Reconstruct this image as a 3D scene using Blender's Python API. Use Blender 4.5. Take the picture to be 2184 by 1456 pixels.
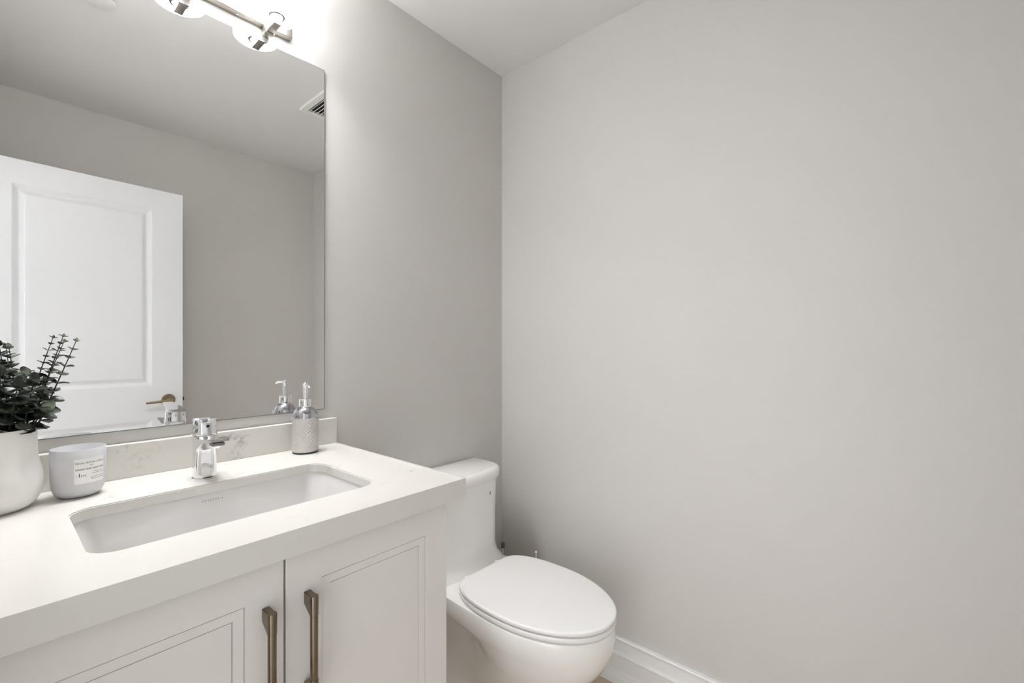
import bpy, bmesh, math, random
from mathutils import Vector, Matrix
PI = math.pi
SC = bpy.context.scene
COL = SC.collection
for _o in list(bpy.data.objects):
    bpy.data.objects.remove(_o, do_unlink=True)

# ------------------------------------------------------------------ camera
cam_d = bpy.data.cameras.new('camera')
cam_d.sensor_width = 36.0
cam_d.lens = 36.0 * 965.9 / 2184.0
cam_d.shift_y = 10.0 / 2184.0
cam_d.clip_start = 0.02
cam = bpy.data.objects.new('camera', cam_d)
COL.objects.link(cam)
CAM = Vector((-1.5160, -1.3680, 1.2258))
YAW = math.radians(40.775)
cam.location = CAM
cam.rotation_euler = (PI / 2, 0, YAW - PI / 2)
SC.camera = cam

# ------------------------------------------------------------------ world, exposure
world = bpy.data.worlds.new('hall_fill_light')
SC.world = world
world.use_nodes = True
bg = world.node_tree.nodes['Background']
bg.inputs['Color'].default_value = (0.97, 0.985, 1.0, 1)
HALL_BASE, FAR_WALL_FILL = 0.95, 1.7       # light through the doorway: even base, plus glow added to lift the far wall
_wn = world.node_tree.nodes; _wl = world.node_tree.links
_tc = _wn.new('ShaderNodeTexCoord'); _sx = _wn.new('ShaderNodeSeparateXYZ')
_wl.new(_tc.outputs['Generated'], _sx.inputs[0])
_ng = _wn.new('ShaderNodeMath'); _ng.operation = 'MULTIPLY'; _ng.inputs[1].default_value = -1.0; _ng.use_clamp = True
_wl.new(_sx.outputs['X'], _ng.inputs[0])
_pw = _wn.new('ShaderNodeMath'); _pw.operation = 'POWER'; _pw.inputs[1].default_value = 6.0
_wl.new(_ng.outputs[0], _pw.inputs[0])
_ma = _wn.new('ShaderNodeMath'); _ma.operation = 'MULTIPLY_ADD'; _ma.inputs[1].default_value = FAR_WALL_FILL; _ma.inputs[2].default_value = HALL_BASE
_wl.new(_pw.outputs[0], _ma.inputs[0]); _wl.new(_ma.outputs[0], bg.inputs['Strength'])
SC.view_settings.view_transform = 'Standard'
SC.view_settings.look = 'None'
SC.view_settings.gamma = 1.0
SC.view_settings.use_curve_mapping = False
SC.view_settings.exposure = 0.50
SHADE_STRENGTH = 9.5
GLOW_RING_STRENGTH = 220.0
SC.cycles.max_bounces = 14
SC.cycles.diffuse_bounces = 10
SC.cycles.glossy_bounces = 8
SC.cycles.use_denoising = True
SC.cycles.sample_clamp_indirect = 6.0


# ------------------------------------------------------------------ materials
def mat(name, color, rough=0.5, metal=0.0, noise=0.0, nscale=20.0, bump=0.0, bscale=200.0,
        spec=0.5, coat=0.0, emit=None, estr=0.0, color2=None, trans=0.0, ior=1.45):
    m = bpy.data.materials.new(name)
    m.use_nodes = True
    nt = m.node_tree
    p = nt.nodes['Principled BSDF']
    p.inputs['Roughness'].default_value = rough
    p.inputs['Metallic'].default_value = metal
    p.inputs['Specular IOR Level'].default_value = spec
    p.inputs['Coat Weight'].default_value = coat
    p.inputs['Coat Roughness'].default_value = 0.05
    p.inputs['Transmission Weight'].default_value = trans
    p.inputs['IOR'].default_value = ior
    tc = nt.nodes.new('ShaderNodeTexCoord')
    n = nt.nodes.new('ShaderNodeTexNoise')
    n.inputs['Scale'].default_value = nscale
    n.inputs['Detail'].default_value = 4
    nt.links.new(tc.outputs['Object'], n.inputs['Vector'])
    r = nt.nodes.new('ShaderNodeValToRGB')
    c = Vector(color)
    c2 = Vector(color2) if color2 else c * (1 - noise)
    r.color_ramp.elements[0].position = 0.3
    r.color_ramp.elements[1].position = 0.7
    r.color_ramp.elements[0].color = (*c2, 1)
    r.color_ramp.elements[1].color = (*c, 1)
    nt.links.new(n.outputs['Fac'], r.inputs['Fac'])
    nt.links.new(r.outputs['Color'], p.inputs['Base Color'])
    if bump:
        n2 = nt.nodes.new('ShaderNodeTexNoise')
        n2.inputs['Scale'].default_value = bscale
        n2.inputs['Detail'].default_value = 3
        nt.links.new(tc.outputs['Object'], n2.inputs['Vector'])
        b = nt.nodes.new('ShaderNodeBump')
        b.inputs['Strength'].default_value = 1.25
        b.inputs['Distance'].default_value = 0.002
        nt.links.new(n2.outputs['Fac'], b.inputs['Height'])
        nt.links.new(b.outputs['Normal'], p.inputs['Normal'])
    if emit:
        p.inputs['Emission Color'].default_value = (*emit, 1)
        p.inputs['Emission Strength'].default_value = estr
    return m


M = {}
M['wall'] = mat('greige_wall_paint', (0.612, 0.596, 0.578), 0.62, noise=0.01, nscale=2, spec=0.3)
M['ceiling'] = mat('ceiling_paint', (0.77, 0.762, 0.752), 0.8, noise=0.01, spec=0.2)
M['trim'] = mat('white_trim_paint', (0.87, 0.87, 0.87), 0.35, noise=0.01)
M['door'] = mat('white_door_paint', (0.80, 0.81, 0.82), 0.4, noise=0.01)
M['cab'] = mat('white_cabinet_lacquer', (0.74, 0.715, 0.69), 0.38, noise=0.01, nscale=6)
M['gap'] = mat('door_gap_shade', (0.10, 0.085, 0.07), 0.7, noise=0.1)
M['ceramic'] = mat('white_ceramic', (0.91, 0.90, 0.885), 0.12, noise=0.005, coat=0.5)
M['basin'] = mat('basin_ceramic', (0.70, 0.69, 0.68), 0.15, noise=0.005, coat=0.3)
M['plastic'] = mat('white_seat_plastic', (0.90, 0.895, 0.885), 0.22, noise=0.005)
M['chrome'] = mat('polished_chrome', (0.86, 0.87, 0.88), 0.04, metal=1.0, noise=0.02)
M['nickel'] = mat('brushed_nickel', (0.42, 0.395, 0.36), 0.34, metal=1.0, noise=0.12, nscale=60)
M['bronze'] = mat('champagne_bronze', (0.22, 0.175, 0.125), 0.24, metal=1.0, noise=0.15, nscale=70)
M['brass'] = mat('satin_brass', (0.40, 0.33, 0.22), 0.3, metal=1.0, noise=0.1, nscale=40)
M['mirror'] = mat('mirror_silver', (0.90, 0.90, 0.895), 0.0, metal=1.0)
M['mirror_edge'] = mat('mirror_glass_edge', (0.24, 0.25, 0.24), 0.15, noise=0.1)
M['dark'] = mat('flat_black', (0.02, 0.02, 0.02), 0.7)
M['ink'] = mat('black_ink', (0.03, 0.03, 0.035), 0.6)
M['greyink'] = mat('grey_print', (0.16, 0.16, 0.16), 0.5)
M['paper'] = mat('label_paper', (0.92, 0.915, 0.90), 0.6, noise=0.02)
M['vent'] = mat('vent_plastic', (0.82, 0.81, 0.79), 0.45, noise=0.01)
M['soil'] = mat('dark_soil', (0.02, 0.017, 0.012), 0.95, noise=0.6, nscale=120, bump=0.6)
M['pot'] = mat('white_glazed_pot', (0.84, 0.83, 0.81), 0.32, noise=0.01)
M['stem'] = mat('plant_stem', (0.035, 0.042, 0.024), 0.6, noise=0.3)
M['shade'] = mat('opal_glass_lit', (0.9, 0.9, 0.9), 0.3, emit=(0.98, 0.99, 1.0), estr=SHADE_STRENGTH)
M['glow_ring'] = mat('added_glow_ring', (0.9, 0.9, 0.9), 0.3, emit=(0.98, 0.99, 1.0), estr=GLOW_RING_STRENGTH)
M['bulb'] = mat('bulb_lit', (0.9, 0.9, 0.9), 0.3, emit=(0.98, 0.99, 1.0), estr=SHADE_STRENGTH * 2.5)
M['socket'] = mat('grey_socket_metal', (0.20, 0.20, 0.20), 0.4, metal=0.6, noise=0.1)
M['wax'] = mat('candle_wax', (0.84, 0.84, 0.85), 0.5, noise=0.02)
M['soapbody'] = mat('textured_silver_glass', (0.64, 0.61, 0.59), 0.24, metal=0.5, noise=0.03, nscale=80)
M['soaptop'] = mat('mirrored_silver_glass', (0.50, 0.50, 0.53), 0.1, metal=1.0, noise=0.05)
M['rubber'] = mat('black_rubber', (0.02, 0.02, 0.02), 0.7)


def quartz():
    m = mat('white_quartz', (0.665, 0.648, 0.612), 0.22, noise=0.015, nscale=3)
    nt = m.node_tree
    p = nt.nodes['Principled BSDF']
    base = p.inputs['Base Color'].links[0].from_socket
    tc = nt.nodes['Texture Coordinate']
    n = nt.nodes.new('ShaderNodeTexNoise')
    n.inputs['Scale'].default_value = 5.5
    n.inputs['Detail'].default_value = 8
    n.inputs['Distortion'].default_value = 1.6
    nt.links.new(tc.outputs['Object'], n.inputs['Vector'])
    r = nt.nodes.new('ShaderNodeValToRGB')          # thin vein where the noise crosses 0.5
    e = r.color_ramp.elements
    e[0].position = 0.478; e[0].color = (0, 0, 0, 1)
    e[1].position = 0.522; e[1].color = (0, 0, 0, 1)
    k = e.new(0.5); k.color = (1, 1, 1, 1)
    nt.links.new(n.outputs['Fac'], r.inputs['Fac'])
    n3 = nt.nodes.new('ShaderNodeTexNoise')
    n3.inputs['Scale'].default_value = 7.0
    nt.links.new(tc.outputs['Object'], n3.inputs['Vector'])
    r3 = nt.nodes.new('ShaderNodeValToRGB')
    r3.color_ramp.elements[0].position = 0.60
    r3.color_ramp.elements[1].position = 0.70
    nt.links.new(n3.outputs['Fac'], r3.inputs['Fac'])
    mul = nt.nodes.new('ShaderNodeMath'); mul.operation = 'MULTIPLY'
    nt.links.new(r.outputs['Color'], mul.inputs[0]); nt.links.new(r3.outputs['Color'], mul.inputs[1])
    sc = nt.nodes.new('ShaderNodeMath'); sc.operation = 'MULTIPLY'; sc.inputs[1].default_value = 0.30
    nt.links.new(mul.outputs[0], sc.inputs[0])
    mx = nt.nodes.new('ShaderNodeMixRGB')
    nt.links.new(sc.outputs[0], mx.inputs['Fac'])
    nt.links.new(base, mx.inputs['Color1'])
    mx.inputs['Color2'].default_value = (0.38, 0.34, 0.31, 1)
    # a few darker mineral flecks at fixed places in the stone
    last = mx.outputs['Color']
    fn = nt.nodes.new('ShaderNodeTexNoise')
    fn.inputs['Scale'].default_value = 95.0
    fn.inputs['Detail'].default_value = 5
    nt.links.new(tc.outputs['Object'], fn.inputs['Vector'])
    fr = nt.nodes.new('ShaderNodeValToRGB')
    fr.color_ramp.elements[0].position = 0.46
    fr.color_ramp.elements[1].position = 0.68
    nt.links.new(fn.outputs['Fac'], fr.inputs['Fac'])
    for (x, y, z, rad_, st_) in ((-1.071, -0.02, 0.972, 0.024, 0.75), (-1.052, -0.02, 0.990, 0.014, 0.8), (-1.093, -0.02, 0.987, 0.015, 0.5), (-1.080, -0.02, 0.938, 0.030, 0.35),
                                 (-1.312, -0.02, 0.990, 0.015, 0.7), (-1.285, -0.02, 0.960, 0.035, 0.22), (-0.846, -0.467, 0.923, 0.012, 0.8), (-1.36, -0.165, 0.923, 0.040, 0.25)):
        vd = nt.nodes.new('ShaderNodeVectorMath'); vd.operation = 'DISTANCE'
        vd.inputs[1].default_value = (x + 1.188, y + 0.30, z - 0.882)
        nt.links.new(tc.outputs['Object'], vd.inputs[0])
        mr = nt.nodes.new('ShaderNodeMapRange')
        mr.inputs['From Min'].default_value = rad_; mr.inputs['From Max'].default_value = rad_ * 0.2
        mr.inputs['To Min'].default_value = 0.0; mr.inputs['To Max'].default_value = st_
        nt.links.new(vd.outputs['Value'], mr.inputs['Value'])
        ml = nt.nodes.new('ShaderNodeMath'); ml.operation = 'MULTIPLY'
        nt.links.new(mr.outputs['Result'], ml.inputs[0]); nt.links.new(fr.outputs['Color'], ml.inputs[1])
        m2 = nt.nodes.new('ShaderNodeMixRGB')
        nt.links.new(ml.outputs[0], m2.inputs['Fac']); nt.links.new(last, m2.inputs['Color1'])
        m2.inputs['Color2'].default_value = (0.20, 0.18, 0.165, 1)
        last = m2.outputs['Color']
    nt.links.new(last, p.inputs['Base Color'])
    return m


M['quartz'] = quartz()


def floor_tile():
    m = mat('beige_floor_tile', (0.66, 0.555, 0.44), 0.35, noise=0.12, nscale=6)
    nt = m.node_tree
    p = nt.nodes['Principled BSDF']
    base = p.inputs['Base Color'].links[0].from_socket
    tc = nt.nodes['Texture Coordinate']
    br = nt.nodes.new('ShaderNodeTexBrick')
    br.offset = 0.0
    br.inputs['Scale'].default_value = 1.0
    br.inputs['Brick Width'].default_value = 0.6
    br.inputs['Row Height'].default_value = 0.3
    br.inputs['Mortar Size'].default_value = 0.003
    br.inputs['Mortar'].default_value = (0.52, 0.44, 0.35, 1)
    nt.links.new(tc.outputs['Object'], br.inputs['Vector'])
    nt.links.new(base, br.inputs['Color1']); nt.links.new(base, br.inputs['Color2'])
    nt.links.new(br.outputs['Color'], p.inputs['Base Color'])
    return m


M['floor'] = floor_tile()


def leaf_mat():
    m = mat('eucalyptus_leaf', (0.30, 0.34, 0.27), 0.34, color2=(0.012, 0.02, 0.012), nscale=42)
    r = [n for n in m.node_tree.nodes if n.type == 'VALTORGB'][0]
    r.color_ramp.elements[0].position = 0.47
    r.color_ramp.elements[1].position = 0.72
    return m


M['leaf'] = leaf_mat()


def frosted():
    m = mat('frosted_glass', (0.76, 0.76, 0.775), 0.28, noise=0.01)
    nt = m.node_tree
    p = nt.nodes['Principled BSDF']
    out = [n for n in nt.nodes if n.type == 'OUTPUT_MATERIAL'][0]
    tr = nt.nodes.new('ShaderNodeBsdfTranslucent')
    tr.inputs['Color'].default_value = (0.80, 0.80, 0.82, 1)
    mx = nt.nodes.new('ShaderNodeMixShader')
    mx.inputs['Fac'].default_value = 0.18
    nt.links.new(p.outputs[0], mx.inputs[1]); nt.links.new(tr.outputs[0], mx.inputs[2])
    nt.links.new(mx.outputs[0], out.inputs['Surface'])
    return m


M['frosted'] = frosted()


# ------------------------------------------------------------------ helpers
def obj(name, bm, m, parent=None, smooth=False, loc=None):
    bmesh.ops.recalc_face_normals(bm, faces=bm.faces)
    me = bpy.data.meshes.new(name)
    bm.to_mesh(me); bm.free()
    me.materials.append(m)
    if smooth:
        me.polygons.foreach_set('use_smooth', [True] * len(me.polygons))
        try:
            me.set_sharp_from_angle(angle=math.radians(38))
        except Exception:
            pass
    o = bpy.data.objects.new(name, me)
    COL.objects.link(o)
    if parent: o.parent = parent
    if loc is not None: o.location = loc
    return o


def empty(name, loc=(0, 0, 0), rz=0.0):
    o = bpy.data.objects.new(name, None)
    o.empty_display_size = 0.05
    o.location = loc; o.rotation_euler = (0, 0, rz)
    COL.objects.link(o)
    return o


def tag(o, label, cat, group=None, kind=None):
    o['label'] = label; o['category'] = cat
    if group: o['group'] = group
    if kind: o['kind'] = kind
    return o


def struct(name, bm, m, parent=None, smooth=False):
    o = obj(name, bm, m, parent, smooth)
    if parent is None: o['kind'] = 'structure'
    return o


def B():
    return bmesh.new()


def box(bm, x0, x1, y0, y1, z0, z1, bev=0.0, seg=2):
    vs = [bm.verts.new(p) for p in ((x0, y0, z0), (x1, y0, z0), (x1, y1, z0), (x0, y1, z0),
                                    (x0, y0, z1), (x1, y0, z1), (x1, y1, z1), (x0, y1, z1))]
    fs = [bm.faces.new([vs[i] for i in f]) for f in
          ((0, 3, 2, 1), (4, 5, 6, 7), (0, 1, 5, 4), (1, 2, 6, 5), (2, 3, 7, 6), (3, 0, 4, 7))]
    if bev:
        es = list({e for f in fs for e in f.edges})
        bmesh.ops.bevel(bm, geom=es, offset=bev, segments=seg, affect='EDGES', profile=0.5)
    return bm


def lathe(bm, prof, n=64, c=(0, 0), cap=True):
    """prof: list of (r, z)"""
    rings = []
    for r, z in prof:
        if r < 1e-6:
            rings.append([bm.verts.new((c[0], c[1], z))])
        else:
            rings.append([bm.verts.new((c[0] + r * math.cos(2 * PI * i / n), c[1] + r * math.sin(2 * PI * i / n), z)) for i in range(n)])
    for a, b in zip(rings, rings[1:]):
        for i in range(n):
            j = (i + 1) % n
            if len(a) == 1 and len(b) == 1: continue
            if len(a) == 1: bm.faces.new((a[0], b[j], b[i]))
            elif len(b) == 1: bm.faces.new((a[i], a[j], b[0]))
            else: bm.faces.new((a[i], a[j], b[j], b[i]))
    if cap:
        for rg in (rings[0], rings[-1]):
            if len(rg) > 2: bm.faces.new(rg)
    return bm


def loft(bm, secs, cap=True):
    rings = [[bm.verts.new(p) for p in s] for s in secs]
    n = len(rings[0])
    for a, b in zip(rings, rings[1:]):
        for i in range(n):
            j = (i + 1) % n
            bm.faces.new((a[i], a[j], b[j], b[i]))
    if cap:
        bm.faces.new(rings[0]); bm.faces.new(rings[-1])
    return bm


def tube(bm, pts, r, n=12, cap=True):
    pts = [Vector(p) for p in pts]
    rr = r if isinstance(r, (list, tuple)) else [r] * len(pts)
    secs = []
    t0 = (pts[1] - pts[0]).normalized()
    up = Vector((0, 0, 1)) if abs(t0.z) < 0.9 else Vector((1, 0, 0))
    u = t0.cross(up).normalized()
    for i, p in enumerate(pts):
        if i == 0: t = pts[1] - pts[0]
        elif i == len(pts) - 1: t = pts[-1] - pts[-2]
        else: t = pts[i + 1] - pts[i - 1]
        t.normalize()
        u = (u - t * u.dot(t)).normalized()
        v = t.cross(u)
        secs.append([p + (u * math.cos(2 * PI * k / n) + v * math.sin(2 * PI * k / n)) * rr[i] for k in range(n)])
    return loft(bm, secs, cap)


def rrect(x0, x1, y0, y1, r, z, n=8):
    pts = []
    for cx, cy, a0 in ((x1 - r, y1 - r, 0), (x0 + r, y1 - r, PI / 2), (x0 + r, y0 + r, PI), (x1 - r, y0 + r, 1.5 * PI)):
        for i in range(n + 1):
            a = a0 + PI / 2 * i / n
            pts.append((cx + r * math.cos(a), cy + r * math.sin(a), z))
    return pts


def prism_x(bm, prof, x0, x1):
    """profile of (y, z) extruded along x"""
    return loft(bm, [[(x0, y, z) for y, z in prof], [(x1, y, z) for y, z in prof]])


def prism_y(bm, prof, y0, y1):
    return loft(bm, [[(x, y0, z) for x, z in prof], [(x, y1, z) for x, z in prof]])


def slab_with_hole(bm, outer, inner, z0, z1):
    for z in (z0, z1):
        vo = [bm.verts.new((p[0], p[1], z)) for p in outer]
        vi = [bm.verts.new((p[0], p[1], z)) for p in inner]
        es = [bm.edges.new((l[i], l[(i + 1) % len(l)])) for l in (vo, vi) for i in range(len(l))]
        bmesh.ops.triangle_fill(bm, edges=es, use_beauty=True, use_dissolve=False)
        if z == z0: lo, li = vo, vi
        else: ho, hi = vo, vi
    for a, b in ((lo, ho), (li, hi)):
        for i in range(len(a)):
            j = (i + 1) % len(a)
            bm.faces.new((a[i], a[j], b[j], b[i]))
    return bm


def bow(hw, yb, yf, cr_x, cr_y, z, cx, n=10, bulge=0.012):
    """plan outline: straight back at yb, bowed front at yf, rounded front corners"""
    pts = [(cx - hw, yb, z)]
    for i in range(n + 1):
        a = PI + PI / 2 * i / n
        pts.append((cx - hw + cr_x + cr_x * math.cos(a), yf + cr_y + cr_y * math.sin(a), z))
    m = 8
    for i in range(1, m):
        s = i / m
        pts.append((cx - hw + cr_x + (2 * hw - 2 * cr_x) * s, yf - bulge * math.sin(PI * s), z))
    for i in range(n + 1):
        a = 1.5 * PI + PI / 2 * i / n
        pts.append((cx + hw - cr_x + cr_x * math.cos(a), yf + cr_y + cr_y * math.sin(a), z))
    pts.append((cx + hw, yb, z))
    return pts


def text_verts(s, size, align='LEFT'):
    """lettering as (vertices, faces) in the xy plane"""
    cu = bpy.data.curves.new('lettering', 'FONT')
    cu.body = s; cu.size = size; cu.align_x = align
    cu.resolution_u = 3
    o = bpy.data.objects.new('lettering', cu)
    COL.objects.link(o)
    dg = bpy.context.evaluated_depsgraph_get()
    dg.update()
    me = bpy.data.meshes.new_from_object(o.evaluated_get(dg))
    v = [tuple(x.co) for x in me.vertices]
    f = [tuple(p.vertices) for p in me.polygons]
    bpy.data.objects.remove(o, do_unlink=True)
    bpy.data.curves.remove(cu); bpy.data.meshes.remove(me)
    return v, f


def add_text(bm, s, size, fn, align='LEFT', off=(0, 0), xscale=1.0):
    v, f = text_verts(s, size, align)
    vs = [bm.verts.new(fn(p[0] * xscale + off[0], p[1] + off[1])) for p in v]
    for q in f:
        try: bm.faces.new([vs[i] for i in q])
        except ValueError: pass
    return bm


# ------------------------------------------------------------------ room shell
XL, XR, YB, YF, H = -1.60, 0.0, 0.0, -1.815, 2.44      # left, right (far), mirror wall, opposite wall
T = 0.12
struct('floor', box(B(), XL - T, XR, YF, YB, -0.08, 0.0), M['floor'])
struct('ceiling', box(B(), XL - T, XR, YF, YB, H, H + 0.1), M['ceiling'])
struct('wall_back', box(B(), XL - T, XR + T, YB, YB + T, -0.08, H + 0.1), M['wall'])
struct('wall_right', box(B(), XR, XR + T, YF, YB, -0.08, H + 0.1), M['wall'])
struct('wall_front', box(B(), XL - T, XR + T, YF - T, YF, -0.08, H + 0.1), M['wall'])
# left wall with the doorway the camera stands in
DY0, DY1, DZ = -1.535, -0.765, 2.05
bm = B()
box(bm, XL - T, XL, DY1, YB, 0, H); box(bm, XL - T, XL, YF, DY0, 0, H); box(bm, XL - T, XL, DY0, DY1, DZ, H)
struct('wall_left', bm, M['wall'])
bm = B()
for x0, x1 in ((XL, XL + 0.012), (XL - T - 0.012, XL - T)):
    box(bm, x0, x1, DY1, DY1 + 0.07, 0, DZ + 0.07, 0.003)
    box(bm, x0, x1, DY0 - 0.07, DY0, 0, DZ + 0.07, 0.003)
    box(bm, x0, x1, DY0 - 0.0, DY1 + 0.0, DZ, DZ + 0.07, 0.003)
struct('trim_1', bm, M['trim'])


def base_prof(s):
    return [(0, 0), (0.026 * s, 0), (0.026 * s, 0.014), (0.024 * s, 0.024), (0.019 * s, 0.033), (0.0125 * s, 0.040), (0.0105 * s, 0.046),
            (0.0150 * s, 0.098), (0.0165 * s, 0.104), (0.0150 * s, 0.107), (0.0085 * s, 0.110), (0.0085 * s, 0.150),
            (0.0110 * s, 0.154), (0.0150 * s, 0.157), (0.0150 * s, 0.161), (0.013 * s, 0.163), (0, 0.163)]


struct('baseboard_right', prism_y(B(), [(-x, z) for x, z in base_prof(1)], YF, YB), M['trim'])
bm = B(); loft(bm, [[(x, -y, z) for y, z in base_prof(1)] for x in (-0.825, -0.016)])
struct('baseboard_back', bm, M['trim'])
bm = B(); loft(bm, [[(x, YF + y, z) for y, z in base_prof(1)] for x in (XL, -0.016)])
struct('baseboard_front', bm, M['trim'])

# ------------------------------------------------------------------ open door (seen in the mirror)
W_D = 0.755
d_ang = math.atan2(-0.037, 0.647)                      # leaf direction from hinge to free edge
dirv = Vector((math.cos(d_ang), math.sin(d_ang), 0))
free = Vector((-0.833, -1.557, 0))
hinge = free - dirv * W_D
door = empty('door_1', hinge, d_ang)
door['kind'] = 'structure'
# local frame: x from hinge to free edge, face at y=0 looking to +y
def panel_field(bm, x0, x1, z0, z1):
    """moulded raised panel set in the door face"""
    steps = [(0.0, 0.0), (0.0006, -0.0022), (0.004, -0.0026), (0.017, -0.0090), (0.0205, -0.0100), (0.0235, -0.0098), (0.038, -0.0050), (0.0386, -0.0016), (0.044, -0.0012)]
    secs = [[(x0 + i, d, z0 + i), (x1 - i, d, z0 + i), (x1 - i, d, z1 - i), (x0 + i, d, z1 - i)] for i, d in steps]
    loft(bm, secs, cap=False)
    s = secs[-1]
    bm.faces.new([bm.verts.new(p) for p in s])
xs = (0.14, W_D - 0.132)
panels = [(0.22, 0.848), (1.023, 1.923)]
bm = B()
zc = [0.012, 0.22, 0.848, 1.023, 1.923, 2.03]
def quad(bm, x0, x1, z0, z1, y=0.0):
    bm.faces.new([bm.verts.new(p) for p in ((x0, y, z0), (x1, y, z0), (x1, y, z1), (x0, y, z1))])
quad(bm, 0, xs[0], zc[0], zc[5]); quad(bm, xs[1], W_D, zc[0], zc[5])
quad(bm, xs[0], xs[1], zc[0], zc[1]); quad(bm, xs[0], xs[1], zc[2], zc[3]); quad(bm, xs[0], xs[1], zc[4], zc[5])
for z0, z1 in panels: panel_field(bm, xs[0], xs[1], z0, z1)
# edges and back of the leaf
for f in (((0, 0, 0.012), (0, 0, 2.03), (0, -0.035, 2.03), (0, -0.035, 0.012)),
          ((W_D, 0, 0.012), (W_D, 0, 2.03), (W_D, -0.035, 2.03), (W_D, -0.035, 0.012)),
          ((0, 0, 2.03), (W_D, 0, 2.03), (W_D, -0.035, 2.03), (0, -0.035, 2.03)),
          ((0, 0, 0.012), (W_D, 0, 0.012), (W_D, -0.035, 0.012), (0, -0.035, 0.012)),
          ((0, -0.035, 0.012), (W_D, -0.035, 0.012), (W_D, -0.035, 2.03), (0, -0.035, 2.03))):
    bm.faces.new([bm.verts.new(p) for p in f])
bmesh.ops.remove_doubles(bm, verts=bm.verts, dist=1e-5)
obj('door_leaf', bm, M['door'], door)
hx, hz = W_D - 0.064, 0.945
bm = B()
lathe(bm, [(0, 0), (0.0300, 0), (0.0315, 0.004), (0.029, 0.008), (0.012, 0.009), (0.0105, 0.012), (0.0105, 0.046), (0.0, 0.046)], 40)
for v in bm.verts: v.co = Vector((hx + v.co.x, v.co.z, hz + v.co.y))
hdl = obj('door_handle', bm, M['brass'], door, smooth=True)
bm = B()
tube(bm, [(hx + 0.012, 0.046, hz), (hx - 0.03, 0.047, hz - 0.001), (hx - 0.07, 0.048, hz - 0.003), (hx - 0.103, 0.046, hz - 0.004)],
     [0.0075, 0.0075, 0.0065, 0.0055], 14)
obj('lever', bm, M['brass'], hdl, smooth=True)
obj('latch_plate', box(B(), W_D, W_D + 0.0015, -0.029, -0.006, hz - 0.028, hz + 0.028, 0.0004), M['nickel'], door)
bm = B(); box(bm, W_D + 0.0012, W_D + 0.010, -0.023, -0.012, hz - 0.009, hz + 0.009, 0.002)
obj('latch_bolt', bm, M['dark'], door)
for z in (0.25, 1.02, 1.80):
    bm = B(); lathe(bm, [(0, z - 0.045), (0.006, z - 0.045), (0.006, z + 0.045), (0, z + 0.045)], 16, c=(-0.004, 0.004))
    obj('hinge', bm, M['brass'], door, smooth=True)

# ------------------------------------------------------------------ vanity cabinet
CX0, CX1 = -1.545, -0.831
YFACE = -0.581
ZT = 0.923
van = empty('vanity_cabinet', (-1.188, -0.30, 0))
tag(van, 'white two-door shaker vanity cabinet with long bronze pulls, under the quartz countertop', 'cabinet')
VO = Vector((-1.188, -0.30, 0))
def V(bm):
    for v in bm.verts: v.co -= VO
    return bm
# carcass: side panels, bottom, back, front rails, kick board
bm = B()
box(bm, CX0, CX0 + 0.018, YFACE + 0.022, -0.003, 0.0, 0.880, 0.001)
box(bm, CX1 - 0.018, CX1, YFACE + 0.022, -0.003, 0.0, 0.880, 0.001)
box(bm, CX0 + 0.018, CX1 - 0.018, YFACE + 0.022, -0.003, 0.10, 0.118)
box(bm, CX0 + 0.018, CX1 - 0.018, -0.015, -0.003, 0.118, 0.880)
box(bm, CX0 + 0.018, CX1 - 0.018, YFACE + 0.085, YFACE + 0.10, 0.0, 0.10)
obj('body', V(bm), M['cab'], van)
bm = B()
box(bm, CX0 + 0.018, CX1 - 0.018, YFACE + 0.022, YFACE + 0.040, 0.835, 0.880)
box(bm, -1.206, -1.170, YFACE + 0.022, YFACE + 0.040, 0.118, 0.835)
obj('face_rail', V(bm), M['gap'], van, )  # shade in the door gaps put into the rails' dark colour


def shaker(x0, x1, z0, z1):
    """door with a stepped inner frame and flat panel, in one mesh"""
    bm = B()
    y = YFACE
    st = 0.060
    # (inset at the left, inset elsewhere, depth): fine shadow lines at top, bottom and right, plain small steps at the left
    steps = [(0.0, 0.0, 0.0018), (0.0018, 0.0018, 0.0), (st + 0.0012, st - 0.0006, 0.0), (st + 0.0014, st, 0.0045), (st + 0.0015, st + 0.0008, 0.0045), (st + 0.0016, st + 0.0014, 0.0018),
             (st + 0.0178, st + 0.0160, 0.0022), (st + 0.0180, st + 0.0166, 0.0065), (st + 0.0181, st + 0.0174, 0.0065), (st + 0.0182, st + 0.0180, 0.0036)]
    secs = [[(x0 + l, y + d, z0 + i), (x1 - i, y + d, z0 + i), (x1 - i, y + d, z1 - i), (x0 + l, y + d, z1 - i)] for l, i, d in steps]
    back = [(x0, y + 0.019, z0), (x1, y + 0.019, z0), (x1, y + 0.019, z1), (x0, y + 0.019, z1)]
    loft(bm, [back] + secs, cap=True)
    return V(bm)


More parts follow.
